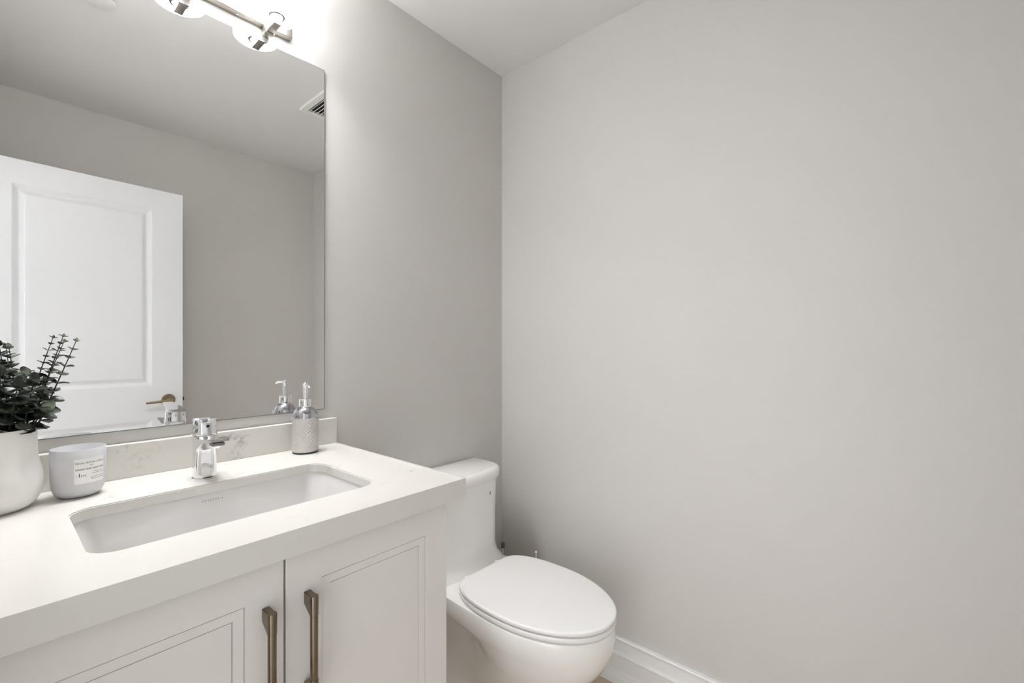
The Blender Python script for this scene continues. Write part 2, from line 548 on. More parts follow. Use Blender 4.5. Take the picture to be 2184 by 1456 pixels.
def pull(parent, x):
    """bar pull: two blocky posts and a round bar"""
    yb = YFACE
    yc = yb - 0.026
    z1, z0 = 0.800, 0.624
    for zt, s in ((z1, -1), (z0, 1)):
        bm = B()
        zt2 = zt + s * 0.026
        hw = 0.0058
        # side profile (y, z): base on the door, neck sloping in to the bar
        prof = [(yb, zt), (yc, zt), (yc, zt + s * 0.034), (yc + 0.006, zt + s * 0.033), (yb, zt + s * 0.020)]
        loft(bm, [[(x - hw, a, b) for a, b in prof], [(x + hw, a, b) for a, b in prof]])
        bmesh.ops.bevel(bm, geom=list(bm.edges), offset=0.0007, segments=2, affect='EDGES')
        lathe(bm, [(0, zt - s * 0.0004), (0.0066, zt - s * 0.0004), (0.0071, zt + s * 0.0003), (0.0071, zt + s * 0.0335), (0.0066, zt + s * 0.034), (0, zt + s * 0.034)], 28, c=(x, yc))
        obj('handle_post', V(bm), M['bronze'], parent, smooth=True)
    bm = B(); lathe(bm, [(0, z0 + 0.034), (0.0064, z0 + 0.034), (0.0066, z0 + 0.0346), (0.0066, z1 - 0.0346), (0.0064, z1 - 0.034), (0, z1 - 0.034)], 28, c=(x, yc))
    obj('handle_bar', V(bm), M['bronze'], parent, smooth=True)


dl = obj('door', shaker(CX0, -1.1897, 0.105, 0.873), M['cab'], van)
dr = obj('door', shaker(-1.1863, CX1, 0.105, 0.873), M['cab'], van)
pull(dl, -1.219); pull(dr, -1.151)

# ------------------------------------------------------------------ countertop with sink cut-out and backsplash
KX0, KX1, KY0 = -1.575, -0.802, -0.613
SX0, SX1, SY0, SY1 = -1.420, -0.950, -0.487, -0.211
top = empty('countertop', (-1.188, -0.30, 0.882))
tag(top, 'white quartz vanity countertop with thick front edge, short backsplash and sink cut-out', 'countertop')
KO = Vector((-1.188, -0.30, 0.882))
bm = B()
slab_with_hole(bm, [(KX0, KY0), (KX1, KY0), (KX1, -0.001), (KX0, -0.001)], [p[:2] for p in rrect(SX0, SX1, SY0, SY1, 0.040, 0)], 0.9025, ZT)
bmesh.ops.remove_doubles(bm, verts=bm.verts, dist=1e-6)
ed = [e for e in bm.edges if all(abs(v.co.z - ZT) < 1e-5 for v in e.verts) and len(e.link_faces) == 2
      and any(abs(f.normal.z) < 0.5 for f in e.link_faces) ]
bm.normal_update()
ed = [e for e in bm.edges if all(abs(v.co.z - ZT) < 1e-5 for v in e.verts) and e.calc_face_angle(0) > 0.8]
bmesh.ops.bevel(bm, geom=ed, offset=0.0022, segments=2, affect='EDGES')
box(bm, KX0, KX1, KY0, KY0 + 0.02, 0.8815, 0.9025)
box(bm, KX1 - 0.02, KX1, KY0 + 0.02, -0.001, 0.8815, 0.9025)
box(bm, KX0, KX0 + 0.02, KY0 + 0.02, -0.001, 0.8815, 0.9025)
for v in bm.verts: v.co -= KO
obj('slab', bm, M['quartz'], top)
bm = B(); box(bm, KX0, -0.796, -0.0205, -0.0008, ZT, 1.0015, 0.0018)
for v in bm.verts: v.co -= KO
obj('backsplash', bm, M['quartz'], top)

# ------------------------------------------------------------------ undermount sink
sink = empty('sink', (-1.188, -0.35, 0.75))
tag(sink, 'rectangular white ceramic undermount sink basin below the countertop', 'sink')
SO = Vector((-1.188, -0.35, 0.75))
g = 0.004
zr = 0.9022
bm = B()
secs = [rrect(SX0 - 0.03, SX1 + 0.03, SY0 - 0.03, SY1 + 0.03, 0.05, zr),
        rrect(SX0 - g, SX1 + g, SY0 - g, SY1 + g, 0.042, zr),
        rrect(SX0 - g + 0.002, SX1 + g - 0.002, SY0 - g + 0.002, SY1 + g - 0.002, 0.042, zr - 0.006),
        rrect(SX0 + 0.006, SX1 - 0.006, SY0 + 0.004, SY1 - 0.006, 0.045, 0.84),
        rrect(SX0 + 0.012, SX1 - 0.012, SY0 + 0.010, SY1 - 0.012, 0.050, 0.80),
        rrect(SX0 + 0.022, SX1 - 0.022, SY0 + 0.02, SY1 - 0.022, 0.050, 0.783),
        rrect(SX0 + 0.042, SX1 - 0.042, SY0 + 0.04, SY1 - 0.042, 0.045, 0.775),
        rrect(SX0 + 0.16, SX1 - 0.16, SY0 + 0.11, SY1 - 0.11, 0.02, 0.770)]
loft(bm, secs, cap=False)
bm.faces.new([bm.verts.new(p) for p in secs[-1]])
out = [rrect(SX0 - 0.03, SX1 + 0.03, SY0 - 0.03, SY1 + 0.03, 0.05, zr), rrect(SX0 - 0.03, SX1 + 0.03, SY0 - 0.03, SY1 + 0.03, 0.05, zr - 0.014),
       rrect(SX0 - 0.012, SX1 + 0.012, SY0 - 0.012, SY1 + 0.012, 0.05, zr - 0.02), rrect(SX0, SX1, SY0, SY1, 0.05, 0.79), rrect(SX0 + 0.04, SX1 - 0.04, SY0 + 0.04, SY1 - 0.04, 0.05, 0.755)]
loft(bm, out, cap=False)
bm.faces.new([bm.verts.new(p) for p in out[-1]])
bmesh.ops.remove_doubles(bm, verts=bm.verts, dist=1e-6)
for v in bm.verts: v.co -= SO
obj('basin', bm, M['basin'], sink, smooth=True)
bm = B(); lathe(bm, [(0, 0.7735), (0.020, 0.7735), (0.030, 0.773), (0.032, 0.7705), (0, 0.7705)], 40, c=(-1.188, -0.35))
for v in bm.verts: v.co -= SO
obj('drain', bm, M['chrome'], sink, smooth=True)
# maker's lettering on the basin's back wall
def on_basin(x, y):
    z = 0.8845 + y
    # back wall leans from SY1+g-.002 at zr-.006 to SY1-.006 at .84
    k = (zr - 0.006 - z) / (zr - 0.006 - 0.84)
    yy = (SY1 + g - 0.002) * (1 - k) + (SY1 - 0.006) * k
    return Vector((-1.210 + x, yy - 0.0004, z)) - SO
bm = B(); add_text(bm, 'c o n t r a c', 0.0088, on_basin, xscale=0.80)
obj('brand_lettering', bm, M['greyink'], sink)
bm = B(); lathe(bm, [(0, 0), (0.0011, 0)], 12, cap=False)
for v in bm.verts: v.co = on_basin(0.0395 + v.co.x, 0.0012 + v.co.y)
obj('brand_dot', bm, M['greyink'], sink)

# ------------------------------------------------------------------ faucet
FX, FY = -1.1835, -0.1330
fau = empty('faucet', (FX, FY, ZT + 0.0004))
tag(fau, 'polished chrome single-lever basin faucet behind the sink', 'faucet')
# local coords: front is -y
def dsec(hw, yb, yf, z, n=20):
    """D-like rounded section"""
    p = []
    for i in range(n):
        a = 2 * PI * i / n
        c, s = math.cos(a), math.sin(a)
        ex = 0.75
        x = hw * math.copysign(abs(c) ** ex, c)
        y = (yb if s > 0 else -yf) * math.copysign(abs(s) ** ex, s)
        p.append((x, y, z))
    return p
bm = B()
loft(bm, [dsec(0.0240, 0.0235, -0.0235, 0.0), dsec(0.0240, 0.0235, -0.0238, 0.003), dsec(0.0230, 0.0228, -0.0225, 0.010), dsec(0.0226, 0.0225, -0.0222, 0.045),
          dsec(0.0228, 0.0226, -0.0235, 0.070), dsec(0.0232, 0.0230, -0.0300, 0.082), dsec(0.0236, 0.0233, -0.0330, 0.090), dsec(0.0236, 0.0235, -0.0260, 0.0955)])
obj('body', bm, M['chrome'], fau, smooth=True)
# spout: curved slab reaching out over the basin, slightly rising
bm = B()
def ssec(y, hw, zb, zt, dip=0.0):
    n = 7
    p = [(-hw + 2 * hw * i / n, y, zb + 0.0) for i in range(n + 1)]
    p += [(hw - 2 * hw * i / n, y, zt - dip * math.sin(PI * i / n)) for i in range(n + 1)]
    return p
loft(bm, [ssec(-0.004, 0.0225, 0.060, 0.090), ssec(-0.022, 0.0234, 0.064, 0.0915, 0.001), ssec(-0.036, 0.0230, 0.0740, 0.0930, 0.002), ssec(-0.054, 0.0224, 0.0835, 0.0955, 0.003),
          ssec(-0.074, 0.0215, 0.0885, 0.0980, 0.004), ssec(-0.094, 0.0205, 0.0910, 0.1000, 0.004), ssec(-0.108, 0.0175, 0.0940, 0.1015, 0.003)])
bmesh.ops.bevel(bm, geom=[e for e in bm.edges if e.calc_face_angle(0) > 0.9], offset=0.0015, segments=2, affect='EDGES')
obj('spout', bm, M['chrome'], fau, smooth=True)
bm = B(); box(bm, -0.0125, 0.0125, -0.098, -0.074, 0.0830, 0.0905, 0.002)
obj('aerator', bm, M['socket'], fau)
# cartridge cap with lever
bm = B()
loft(bm, [dsec(0.0238, 0.0238, -0.0242, 0.0975), dsec(0.0240, 0.0240, -0.0245, 0.1000), dsec(0.0238, 0.0238, -0.0242, 0.1060), dsec(0.0226, 0.0228, -0.0232, 0.108),
          dsec(0.0226, 0.0228, -0.0226, 0.118), dsec(0.0215, 0.0222, -0.0195, 0.128), dsec(0.0190, 0.0205, -0.0150, 0.1335)])
hc = obj('handle', bm, M['chrome'], fau, smooth=True)
bm = B()
loft(bm, [[(-0.019, 0.022, 0.126), (0.019, 0.022, 0.126), (0.019, 0.022, 0.1335), (-0.019, 0.022, 0.1335)],
          [(-0.020, 0.000, 0.129), (0.020, 0.000, 0.129), (0.019, 0.000, 0.1365), (-0.019, 0.000, 0.1365)],
          [(-0.017, -0.030, 0.1350), (0.017, -0.030, 0.1350), (0.016, -0.030, 0.1400), (-0.016, -0.030, 0.1400)],
          [(-0.012, -0.080, 0.1430), (0.012, -0.080, 0.1430), (0.0115, -0.080, 0.1462), (-0.0115, -0.080, 0.1462)]])
bmesh.ops.bevel(bm, geom=list(bm.edges), offset=0.0012, segments=2, affect='EDGES')
obj('lever', bm, M['chrome'], hc, smooth=True)
bm = B(); lathe(bm, [(0, 0), (0.0032, 0), (0.0032, 0.002), (0, 0.002)], 18)
for v in bm.verts: v.co = Vector((v.co.x, -0.0226 - v.co.z, 0.1185 + v.co.y))
obj('temperature_mark', bm, M['dark'], hc)
bm = B(); lathe(bm, [(0, 0.0), (0.0245, 0.0), (0.0245, 0.0012), (0, 0.0012)], 40)
obj('gasket', bm, M['rubber'], fau)

# ------------------------------------------------------------------ mirror
mir = empty('wall_mirror', (-1.188, 0, 1.03))
tag(mir, 'large frameless rectangular mirror on the wall above the vanity', 'mirror')
MX0, MX1, MZ0, MZ1 = -1.546, -0.830, 1.030, 2.084
bm = B(); box(bm, MX0 + 1.188, MX1 + 1.188, -0.0058, -0.0008, 0, MZ1 - MZ0)
obj('glass_edge', bm, M['mirror_edge'], mir)
bm = B()
i = 0.002
bm.faces.new([bm.verts.new(p) for p in ((MX0 + 1.188 + i, -0.0061, i), (MX1 + 1.188 - i, -0.0061, i), (MX1 + 1.188 - i, -0.0061, MZ1 - MZ0 - i), (MX0 + 1.188 + i, -0.0061, MZ1 - MZ0 - i))])
obj('reflective_face', bm, M['mirror'], mir)

# ------------------------------------------------------------------ vanity light
LX, LZ = -1.188, 2.12
lamp = empty('vanity_light', (LX, 0, LZ))
tag(lamp, 'brushed nickel three-light vanity fixture with white glass shades above the mirror', 'light')
obj('backplate', box(B(), -0.253, 0.253, -0.0225, -0.0008, 0.0, 0.115, 0.0015), M['nickel'], lamp)
for k in (-1, 0, 1):
    x = k * 0.187
    bm = B()
    box(bm, x - 0.012, x + 0.012, -0.036, -0.006, -0.024, 0.000, 0.0015)
    box(bm, x - 0.0095, x + 0.0095, -0.086, -0.034, -0.022, -0.008, 0.0012)
    tube(bm, [(x, -0.080, -0.012), (x, -0.080, 0.012)], 0.0075, 20)
    obj('arm', bm, M['nickel'], lamp, smooth=True)
    bm = B()
    lathe(bm, [(0.0165, 0.0125), (0.0205, 0.0125), (0.0205, 0.001), (0.0190, 0.000), (0.0150, 0.000), (0.0150, 0.010), (0.0165, 0.0125)], 36, c=(x, -0.080), cap=False)
    obj('socket', bm, M['socket'], lamp, smooth=True)
    bm = B()
    zb, zt, r = 0.005, 0.135, 0.0575
    lathe(bm, [(r - 0.003, zb), (r - 0.001, zb + 0.001), (r, zb + 0.004), (r, zt), (r - 0.003, zt), (r - 0.003, zb)], 64, c=(x, -0.080), cap=False)
    sh = obj('lamp_shade', bm, M['shade'], lamp, smooth=True)
    bm = B(); lathe(bm, [(0.0300, zb + 0.040), (r - 0.0034, zb + 0.040), (r - 0.0034, zb + 0.043), (0.0300, zb + 0.043), (0.0300, zb + 0.040)], 64, c=(x, -0.080), cap=False)
    obj('glow_ring', bm, M['glow_ring'], sh, smooth=True)  # glowing ring added inside the shade to throw more light downward
    bm = B(); lathe(bm, [(0, 0.016), (0.010, 0.016), (0.013, 0.03), (0.024, 0.055), (0.027, 0.075), (0.020, 0.095), (0.008, 0.102), (0, 0.103)], 32, c=(x, -0.080))
    obj('bulb', bm, M['bulb'], sh, smooth=True)
bm = B()
lathe(bm, [(0, 0), (0.003, 0), (0.0028, 0.002), (0, 0.0025)], 16)
for v in bm.verts: v.co = Vector((0.187 - 0.075 + v.co.x, -0.0115 + v.co.y, -v.co.z))
obj('set_screw', bm, M['chrome'], lamp, smooth=True)

# ------------------------------------------------------------------ toilet
TX = -0.3715
toi = empty('toilet', (TX, -0.40, 0))
tag(toi, 'white one-piece elongated toilet with closed lid between vanity and far wall', 'toilet')
TO = Vector((TX, -0.40, 0))
def TT(bm):
    for v in bm.verts: v.co -= TO
    return bm


def oval(yf, ym, yb, hw, hwb, z, n=24, p=2.0, crn=0.35, fast=1.0):
    """elongated outline: elliptical front, tapering to a straight rear with rounded corners"""
    pts = []
    m = n
    for i in range(m + 1):                       # left widest -> front -> right widest
        a = PI + PI * i / m
        c, s = math.cos(a), math.sin(a)
        pts.append((TX + hw * math.copysign(abs(c) ** (2 / p), c), ym + (ym - yf) * math.copysign(abs(s) ** (2 / p), s), z))
    k = 10
    q = []
    for i in range(1, k + 1):                    # right widest -> rear right
        t0 = i / k
        t = min(1.0, t0 * fast)
        x = hw + (hwb - hw) * (t * t * (3 - 2 * t)) * 0.55 + (hwb - hw) * t ** 4 * 0.45
        q.append((x, ym + (yb - ym) * t0))
    # round the rear corners
    q = [(x - (0.03 * max(0, (i - 6) / 3) ** 2 * crn), y) for i, (x, y) in enumerate(q)]
    pts += [(TX + x, y, z) for x, y in q]
    pts += [(TX - x, y, z) for x, y in reversed(q)]
    return pts


# bowl and pedestal
bm = B()
lv = [  # z, yf, ym, yb, hw, hwb
    (0.000, -0.570, -0.40, -0.03, 0.100, 0.080), (0.012, -0.572, -0.40, -0.03, 0.100, 0.080), (0.030, -0.562, -0.40, -0.03, 0.094, 0.072), (0.110, -0.566, -0.42, -0.03, 0.088, 0.060),
    (0.165, -0.595, -0.44, -0.03, 0.098, 0.055), (0.215, -0.645, -0.46, -0.03, 0.120, 0.055), (0.255, -0.688, -0.47, -0.03, 0.142, 0.057), (0.290, -0.716, -0.47, -0.03, 0.159, 0.062),
    (0.325, -0.735, -0.47, -0.03, 0.172, 0.078), (0.346, -0.741, -0.47, -0.03, 0.1775, 0.128), (0.354, -0.743, -0.47, -0.03, 0.1805, 0.146), (0.380, -0.747, -0.47, -0.03, 0.1835, 0.152), (0.405, -0.7475, -0.47, -0.03, 0.1840, 0.155),
    (0.4135, -0.746, -0.47, -0.03, 0.1820, 0.154), (0.4162, -0.740, -0.47, -0.032, 0.176, 0.149)]
loft(bm, [oval(a, b, c, d, e, z, fast=1.0 if z > 0.345 else (1.5 if z > 0.32 else 2.0)) for z, a, b, c, d, e in lv])
bowl = obj('bowl', TT(bm), M['ceramic'], toi, smooth=True)
# tank: flares gently at the foot into the deck
bm = B()
loft(bm, [bow(0.198, -0.012, -0.212, 0.10, 0.10, 0.4155, TX), bow(0.186, -0.012, -0.196, 0.10, 0.090, 0.435, TX),
          bow(0.182, -0.012, -0.188, 0.10, 0.086, 0.470, TX), bow(0.184, -0.012, -0.187, 0.10, 0.085, 0.60, TX), bow(0.188, -0.012, -0.188, 0.10, 0.085, 0.7195, TX)])
obj('tank', TT(bm), M['ceramic'], toi, smooth=True)
bm = B()
loft(bm, [bow(0.189, -0.008, -0.189, 0.10, 0.085, 0.7200, TX), bow(0.1955, -0.008, -0.196, 0.105, 0.09, 0.7225, TX), bow(0.199, -0.008, -0.199, 0.105, 0.092, 0.729, TX), bow(0.1995, -0.008, -0.1995, 0.105, 0.092, 0.742, TX),
          bow(0.197, -0.009, -0.197, 0.105, 0.09, 0.754, TX), bow(0.190, -0.012, -0.191, 0.102, 0.086, 0.7605, TX), bow(0.178, -0.02, -0.180, 0.095, 0.078, 0.7635, TX)])
obj('tank_lid', TT(bm), M['ceramic'], toi, smooth=True)
# seat ring and lid
REAR = [(0.1825, -0.47), (0.1825, -0.43), (0.180, -0.39), (0.1745, -0.355), (0.167, -0.325), (0.157, -0.300), (0.146, -0.281), (0.132, -0.267), (0.116, -0.259), (0.098, -0.2555)]
def lid_outline(inset, z, n=40):
    """elongated seat outline pulled in by inset"""
    k = (0.1825 - inset) / 0.1825
    cy = -0.49
    base = []
    for i in range(n + 1):
        a = PI + PI * i / n
        base.append((0.1825 * math.cos(a), -0.47 + 0.2795 * math.sin(a)))
    base += REAR[1:] + [(-x, y) for x, y in reversed(REAR[1:])]
    return [(TX + x * k, cy + (y - cy) * (1 - inset / 0.26), z) for x, y in base]
def shell(sets):
    bm = B(); loft(bm, [lid_outline(i_, z_) for i_, z_ in sets]); return TT(bm)
obj('seat', shell([(0.014, 0.4193), (0.0060, 0.4195), (0.0012, 0.4202), (0.0005, 0.4215), (0.0005, 0.4320), (0.0012, 0.4334), (0.0060, 0.4340), (0.014, 0.4341)]), M['plastic'], toi, smooth=True)
obj('seat_lid', shell([(0.014, 0.4372), (0.0070, 0.4373), (0.0012, 0.4380), (0.0, 0.4400), (0.0, 0.4465), (0.0010, 0.4485), (0.0035, 0.4497), (0.010, 0.4503), (0.05, 0.4520), (0.10, 0.4530)]), M['plastic'], toi, smooth=True)
for s in (-1, 1):
    bm = B(); tube(bm, [(TX + s * 0.075, -0.246, 0.4165), (TX + s * 0.075, -0.246, 0.4385)], [0.0125, 0.0115], 20)
    obj('hinge', TT(bm), M['plastic'], toi, smooth=True)
bm = B(); lathe(bm, [(0, 0), (0.0035, 0), (0.0035, 0.001), (0, 0.0012)], 16)
for v in bm.verts: v.co = Vector((-0.274 + v.co.x * 0.6, -0.1885 - v.co.z, 0.672 + v.co.y * 2.0))
em = obj('emblem', TT(bm), M['socket'], toi)

# ------------------------------------------------------------------ water supply behind the toilet
sup = empty('supply_pipe', (-0.026, -0.030, 0.0))
tag(sup, 'short chrome water pipe standing upright in the corner behind the toilet', 'pipe')
bm = B(); tube(bm, [(0, 0, 0.0), (0, 0, 0.352)], 0.0062, 16)
obj('riser', bm, M['chrome'], sup, smooth=True)
bm = B(); lathe(bm, [(0, 0.335), (0.0078, 0.335), (0.0078, 0.356), (0.006, 0.358), (0, 0.358)], 16)
obj('cap', bm, M['socket'], sup, smooth=True)  # chrome's dark reflection put into the cap's darker metal
bm = B(); lathe(bm, [(0.0066, 0.0), (0.020, 0.0), (0.018, 0.006), (0.0066, 0.008)], 24, cap=False)
obj('escutcheon', bm, M['chrome'], sup, smooth=True)
pin = empty('shutoff_valve', (-0.060, -0.241, 0.0))
tag(pin, 'slim white upright rod with round knob behind the toilet lid', 'valve')
bm = B(); tube(bm, [(0, 0, 0.0), (0, 0, 0.385)], 0.0022, 10)
obj('rod', bm, M['plastic'], pin, smooth=True)
bm = B(); lathe(bm, [(0, -0.0055), (0.0035, -0.0042), (0.0055, 0), (0.0035, 0.0042), (0, 0.0055)], 20)
for v in bm.verts: v.co.z += 0.390
obj('knob', bm, M['plastic'], pin, smooth=True)
bm = B(); lathe(bm, [(0, 0), (0.020, 0), (0.018, 0.008), (0.006, 0.012), (0, 0.012)], 24)
obj('base', bm, M['plastic'], pin, smooth=True)

# ------------------------------------------------------------------ soap dispenser
soap = empty('soap_dispenser', (-0.9206, -0.0735, ZT + 0.0004))
tag(soap, 'silver textured glass soap dispenser with chrome pump at right end of countertop', 'soap dispenser')
bm = B()
R = 0.0345
n, rows, NC = 160, 66, 22
KZ = NC / R
rings = []
for iz in range(rows + 1):
    z = 0.004 + (0.100 - 0.004) * iz / rows
    ring = []
    for k in range(n):
        a = 2 * PI * k / n
        p, q = (NC * a + KZ * z) / 2, (NC * a - KZ * z) / 2
        cell = (abs(math.sin(p)) * abs(math.sin(q))) ** 0.8          # raised pillows in a diamond lattice
        rr = R - 0.0014 + 0.0022 * cell if 0 < iz < rows else R - 0.0012
        ring.append(bm.verts.new((rr * math.cos(a), rr * math.sin(a), z)))
    rings.append(ring)
for a, b in zip(rings, rings[1:]):
    for k in range(n):
        j = (k + 1) % n
        bm.faces.new((a[k], a[j], b[j], b[k]))
bm.faces.new(rings[0]); bm.faces.new(rings[-1])
obj('bottle', bm, M['soapbody'], soap, smooth=True)
bm = B(); lathe(bm, [(0, 0), (0.032, 0), (0.0335, 0.001), (0.0335, 0.0042), (0, 0.0042)], 48)
obj('foot', bm, M['rubber'], soap)
bm = B()
n, zz = 56, []
prof = [(R, 0.100), (0.0340, 0.107), (0.0318, 0.114), (0.0280, 0.121), (0.0225, 0.127), (0.0170, 0.130), (0.0150, 0.1315)]
lathe(bm, prof, 56)
obj('shoulder', bm, M['soaptop'], soap, smooth=True)
# ring of small bumps where shoulder and body meet
bm = B()
for row, (rz, zz_, ph) in enumerate(((0.0345, 0.1015, 0), (0.0343, 0.1055, 0.5), (0.0335, 0.1095, 0.0))):
    for k in range(28):
        a = 2 * PI * (k + ph) / 28
        c = Vector((rz * math.cos(a), rz * math.sin(a), zz_))
        bmesh.ops.create_uvsphere(bm, u_segments=6, v_segments=4, radius=0.0013, matrix=Matrix.Translation(c))
obj('bead_band', bm, M['soaptop'], soap, smooth=True)
bm = B(); lathe(bm, [(0, 0.130), (0.0168, 0.130), (0.0170, 0.131), (0.0170, 0.151), (0.0160, 0.1525), (0.0075, 0.1535), (0, 0.1535)], 40)
obj('collar', bm, M['chrome'], soap, smooth=True)
bm = B(); lathe(bm, [(0.0, 0.1535), (0.0058, 0.1535), (0.0058, 0.168), (0.0072, 0.169), (0.0072, 0.192), (0.0078, 0.193), (0.0078, 0.197), (0.006, 0.1985), (0, 0.1985)], 28)
ph = obj('pump_head', bm, M['chrome'], soap, smooth=True)
dv = Vector((-0.20, -0.98, 0)).normalized()
bm = B(); tube(bm, [dv * 0.004 + Vector((0, 0, 0.1925)), dv * 0.030 + Vector((0, 0, 0.1925)), dv * 0.040 + Vector((0, 0, 0.1905)), dv * 0.044 + Vector((0, 0, 0.187))], [0.0034, 0.003, 0.0028, 0.0026], 14)
obj('nozzle', bm, M['chrome'], ph, smooth=True)

# ------------------------------------------------------------------ candle
can = empty('candle', (-1.394, -0.0967, ZT + 0.0004))
tag(can, 'pale frosted glass candle jar with printed paper label beside the white plant pot', 'candle')
RC = 0.0426
bm = B()
lathe(bm, [(0, 0.0), (0.024, 0.0), (0.031, 0.002), (0.0365, 0.008), (0.0400, 0.018), (0.0413, 0.032), (0.0420, 0.060), (RC, 0.0955), (RC - 0.0007, 0.0968), (RC - 0.0013, 0.0968), (RC - 0.0017, 0.0955),
           (0.0402, 0.060), (0.0390, 0.034), (0.0375, 0.020), (0.033, 0.010), (0.024, 0.005), (0, 0.005)], 72, cap=False)
obj('glass_jar', bm, M['frosted'], can, smooth=True)
bm = B(); lathe(bm, [(0, 0.0055), (0.023, 0.0056), (0.0325, 0.0108), (0.0370, 0.021), (0.0385, 0.034), (0.0396, 0.060), (0.0380, 0.061), (0, 0.0605)], 56)
obj('wax', bm, M['wax'], can, smooth=True)
bm = B(); tube(bm, [(0, 0, 0.0600), (0.0005, 0, 0.066), (0.0012, 0.0005, 0.071)], 0.0009, 8)
obj('wick', bm, M['ink'], can)
A0, A1 = math.radians(-104), math.radians(-36)
Z0, Z1 = 0.030, 0.079
def rad(z):
    return 0.0413 + (z - 0.032) * (0.0426 - 0.0413) / (0.0955 - 0.032)
def on_label(lift):
    def fn(s, z):            # s, z in label millimetres-like metres from lower-left corner
        a = A0 + s / 0.0420
        zz = Z0 + z
        r = rad(zz) + lift
        return Vector((r * math.cos(a), r * math.sin(a), zz))
    return fn
LW, LH = (A1 - A0) * 0.0420, Z1 - Z0
bm = B()
fa, fb = on_label(0.0009), on_label(0.0002)
k = 16
front = [[bm.verts.new(fa(LW * i / k, z)) for i in range(k + 1)] for z in (0, LH)]
rear = [[bm.verts.new(fb(LW * i / k, z)) for i in range(k + 1)] for z in (0, LH)]
for i in range(k):
    bm.faces.new((front[0][i], front[0][i + 1], front[1][i + 1], front[1][i]))
    bm.faces.new((rear[0][i], rear[0][i + 1], rear[1][i + 1], rear[1][i]))
    bm.faces.new((front[0][i], front[0][i + 1], rear[0][i + 1], rear[0][i]))
    bm.faces.new((front[1][i], front[1][i + 1], rear[1][i + 1], rear[1][i]))
for i in (0, k): bm.faces.new((front[0][i], front[1][i], rear[1][i], rear[0][i]))
lab = obj('label', bm, M['paper'], can, smooth=True)
lab['label'] = 'white square paper label with black lettering'
ft = on_label(0.0012)
bm = B()
c = LW / 2
for s, sz, x, z, al, xs_ in (('MOON CRYSTAL CANDLE', 0.0046, c, LH * 0.80, 'CENTER', 0.86), ('CO', 0.0036, c, LH * 0.695, 'CENTER', 1.0), ('SNOW OAK AND SAGE', 0.0050, c, LH * 0.545, 'CENTER', 0.88),
                             ('Fragrance notes', 0.0027, LW * 0.93, LH * 0.42, 'RIGHT', 1.0), ('snow oak and sage', 0.0027, LW * 0.95, LH * 0.355, 'RIGHT', 1.0),
                             ('hand poured by hand', 0.0027, LW * 0.95, LH * 0.215, 'RIGHT', 1.0), ('100% soy wax candle', 0.0027, LW * 0.95, LH * 0.14, 'RIGHT', 1.0)):
    add_text(bm, s, sz, ft, al, (x, z), xs_)
for s, sz, x, z in ((':', 0.007, LW * 0.06, LH * 0.285), ('I', 0.011, LW * 0.12, LH * 0.275), ('(+)', 0.0065, LW * 0.19, LH * 0.28)):
    add_text(bm, s, sz, ft, 'LEFT', (x, z))
obj('lettering', bm, M['ink'], lab)

# ------------------------------------------------------------------ plant in white pot
PX, PY = -1.515, -0.102
plant = empty('potted_plant', (PX, PY, ZT + 0.0004))
tag(plant, 'dark green artificial eucalyptus in a round white pot at the left frame edge', 'plant')
bm = B()
prof = [(0, 0.0), (0.049, 0.0), (0.0545, 0.002), (0.0610, 0.008), (0.0675, 0.020), (0.0715, 0.034), (0.0726, 0.047), (0.0715, 0.060), (0.0690, 0.073), (0.0660, 0.085), (0.0640, 0.098),
        (0.0632, 0.115), (0.0630, 0.146), (0.0622, 0.1485), (0.0604, 0.1490), (0.0592, 0.1475), (0.0590, 0.130), (0.0590, 0.128)]
lathe(bm, prof, 80, cap=False)
obj('pot', bm, M['pot'], plant, smooth=True)
bm = B(); lathe(bm, [(0, 0.139), (0.03, 0.138), (0.0585, 0.135), (0.0585, 0.128), (0, 0.128)], 40)
obj('soil', bm, M['soil'], plant, smooth=True)
rng = random.Random(7)


def leaf(bm, base, dirn, nrm, L, W):
    """oval cupped leaf with thickness"""
    d = dirn.normalized()
    s = d.cross(nrm).normalized()
    nn = s.cross(d).normalized()
    k = 9
    prof = []
    for i in range(k + 1):
        t = i / k
        w = W * math.sqrt(max(0.0, 1 - (2 * t ** 0.9 - 1) ** 2)) if 0 < t < 1 else 0.0
        prof.append((t * L, w, -0.18 * L * t * t))
    th = 0.00035
    for sgn in (1, -1):
        rows_ = []
        for l, w, h in prof:
            cpt = base + d * l + nn * (h + sgn * th)
            if w == 0: rows_.append([bm.verts.new(cpt)])
            else:
                rows_.append([bm.verts.new(cpt + s * w * q + nn * (abs(q) ** 2 * w * 0.25)) for q in (-1, -0.5, 0, 0.5, 1)])
        for a, b in zip(rows_, rows_[1:]):
            if len(a) == 1:
                for i in range(4): bm.faces.new((a[0], b[i], b[i + 1]))
            elif len(b) == 1:
                for i in range(4): bm.faces.new((a[i], a[i + 1], b[0]))
            else:
                for i in range(4): bm.faces.new((a[i], a[i + 1], b[i + 1], b[i]))


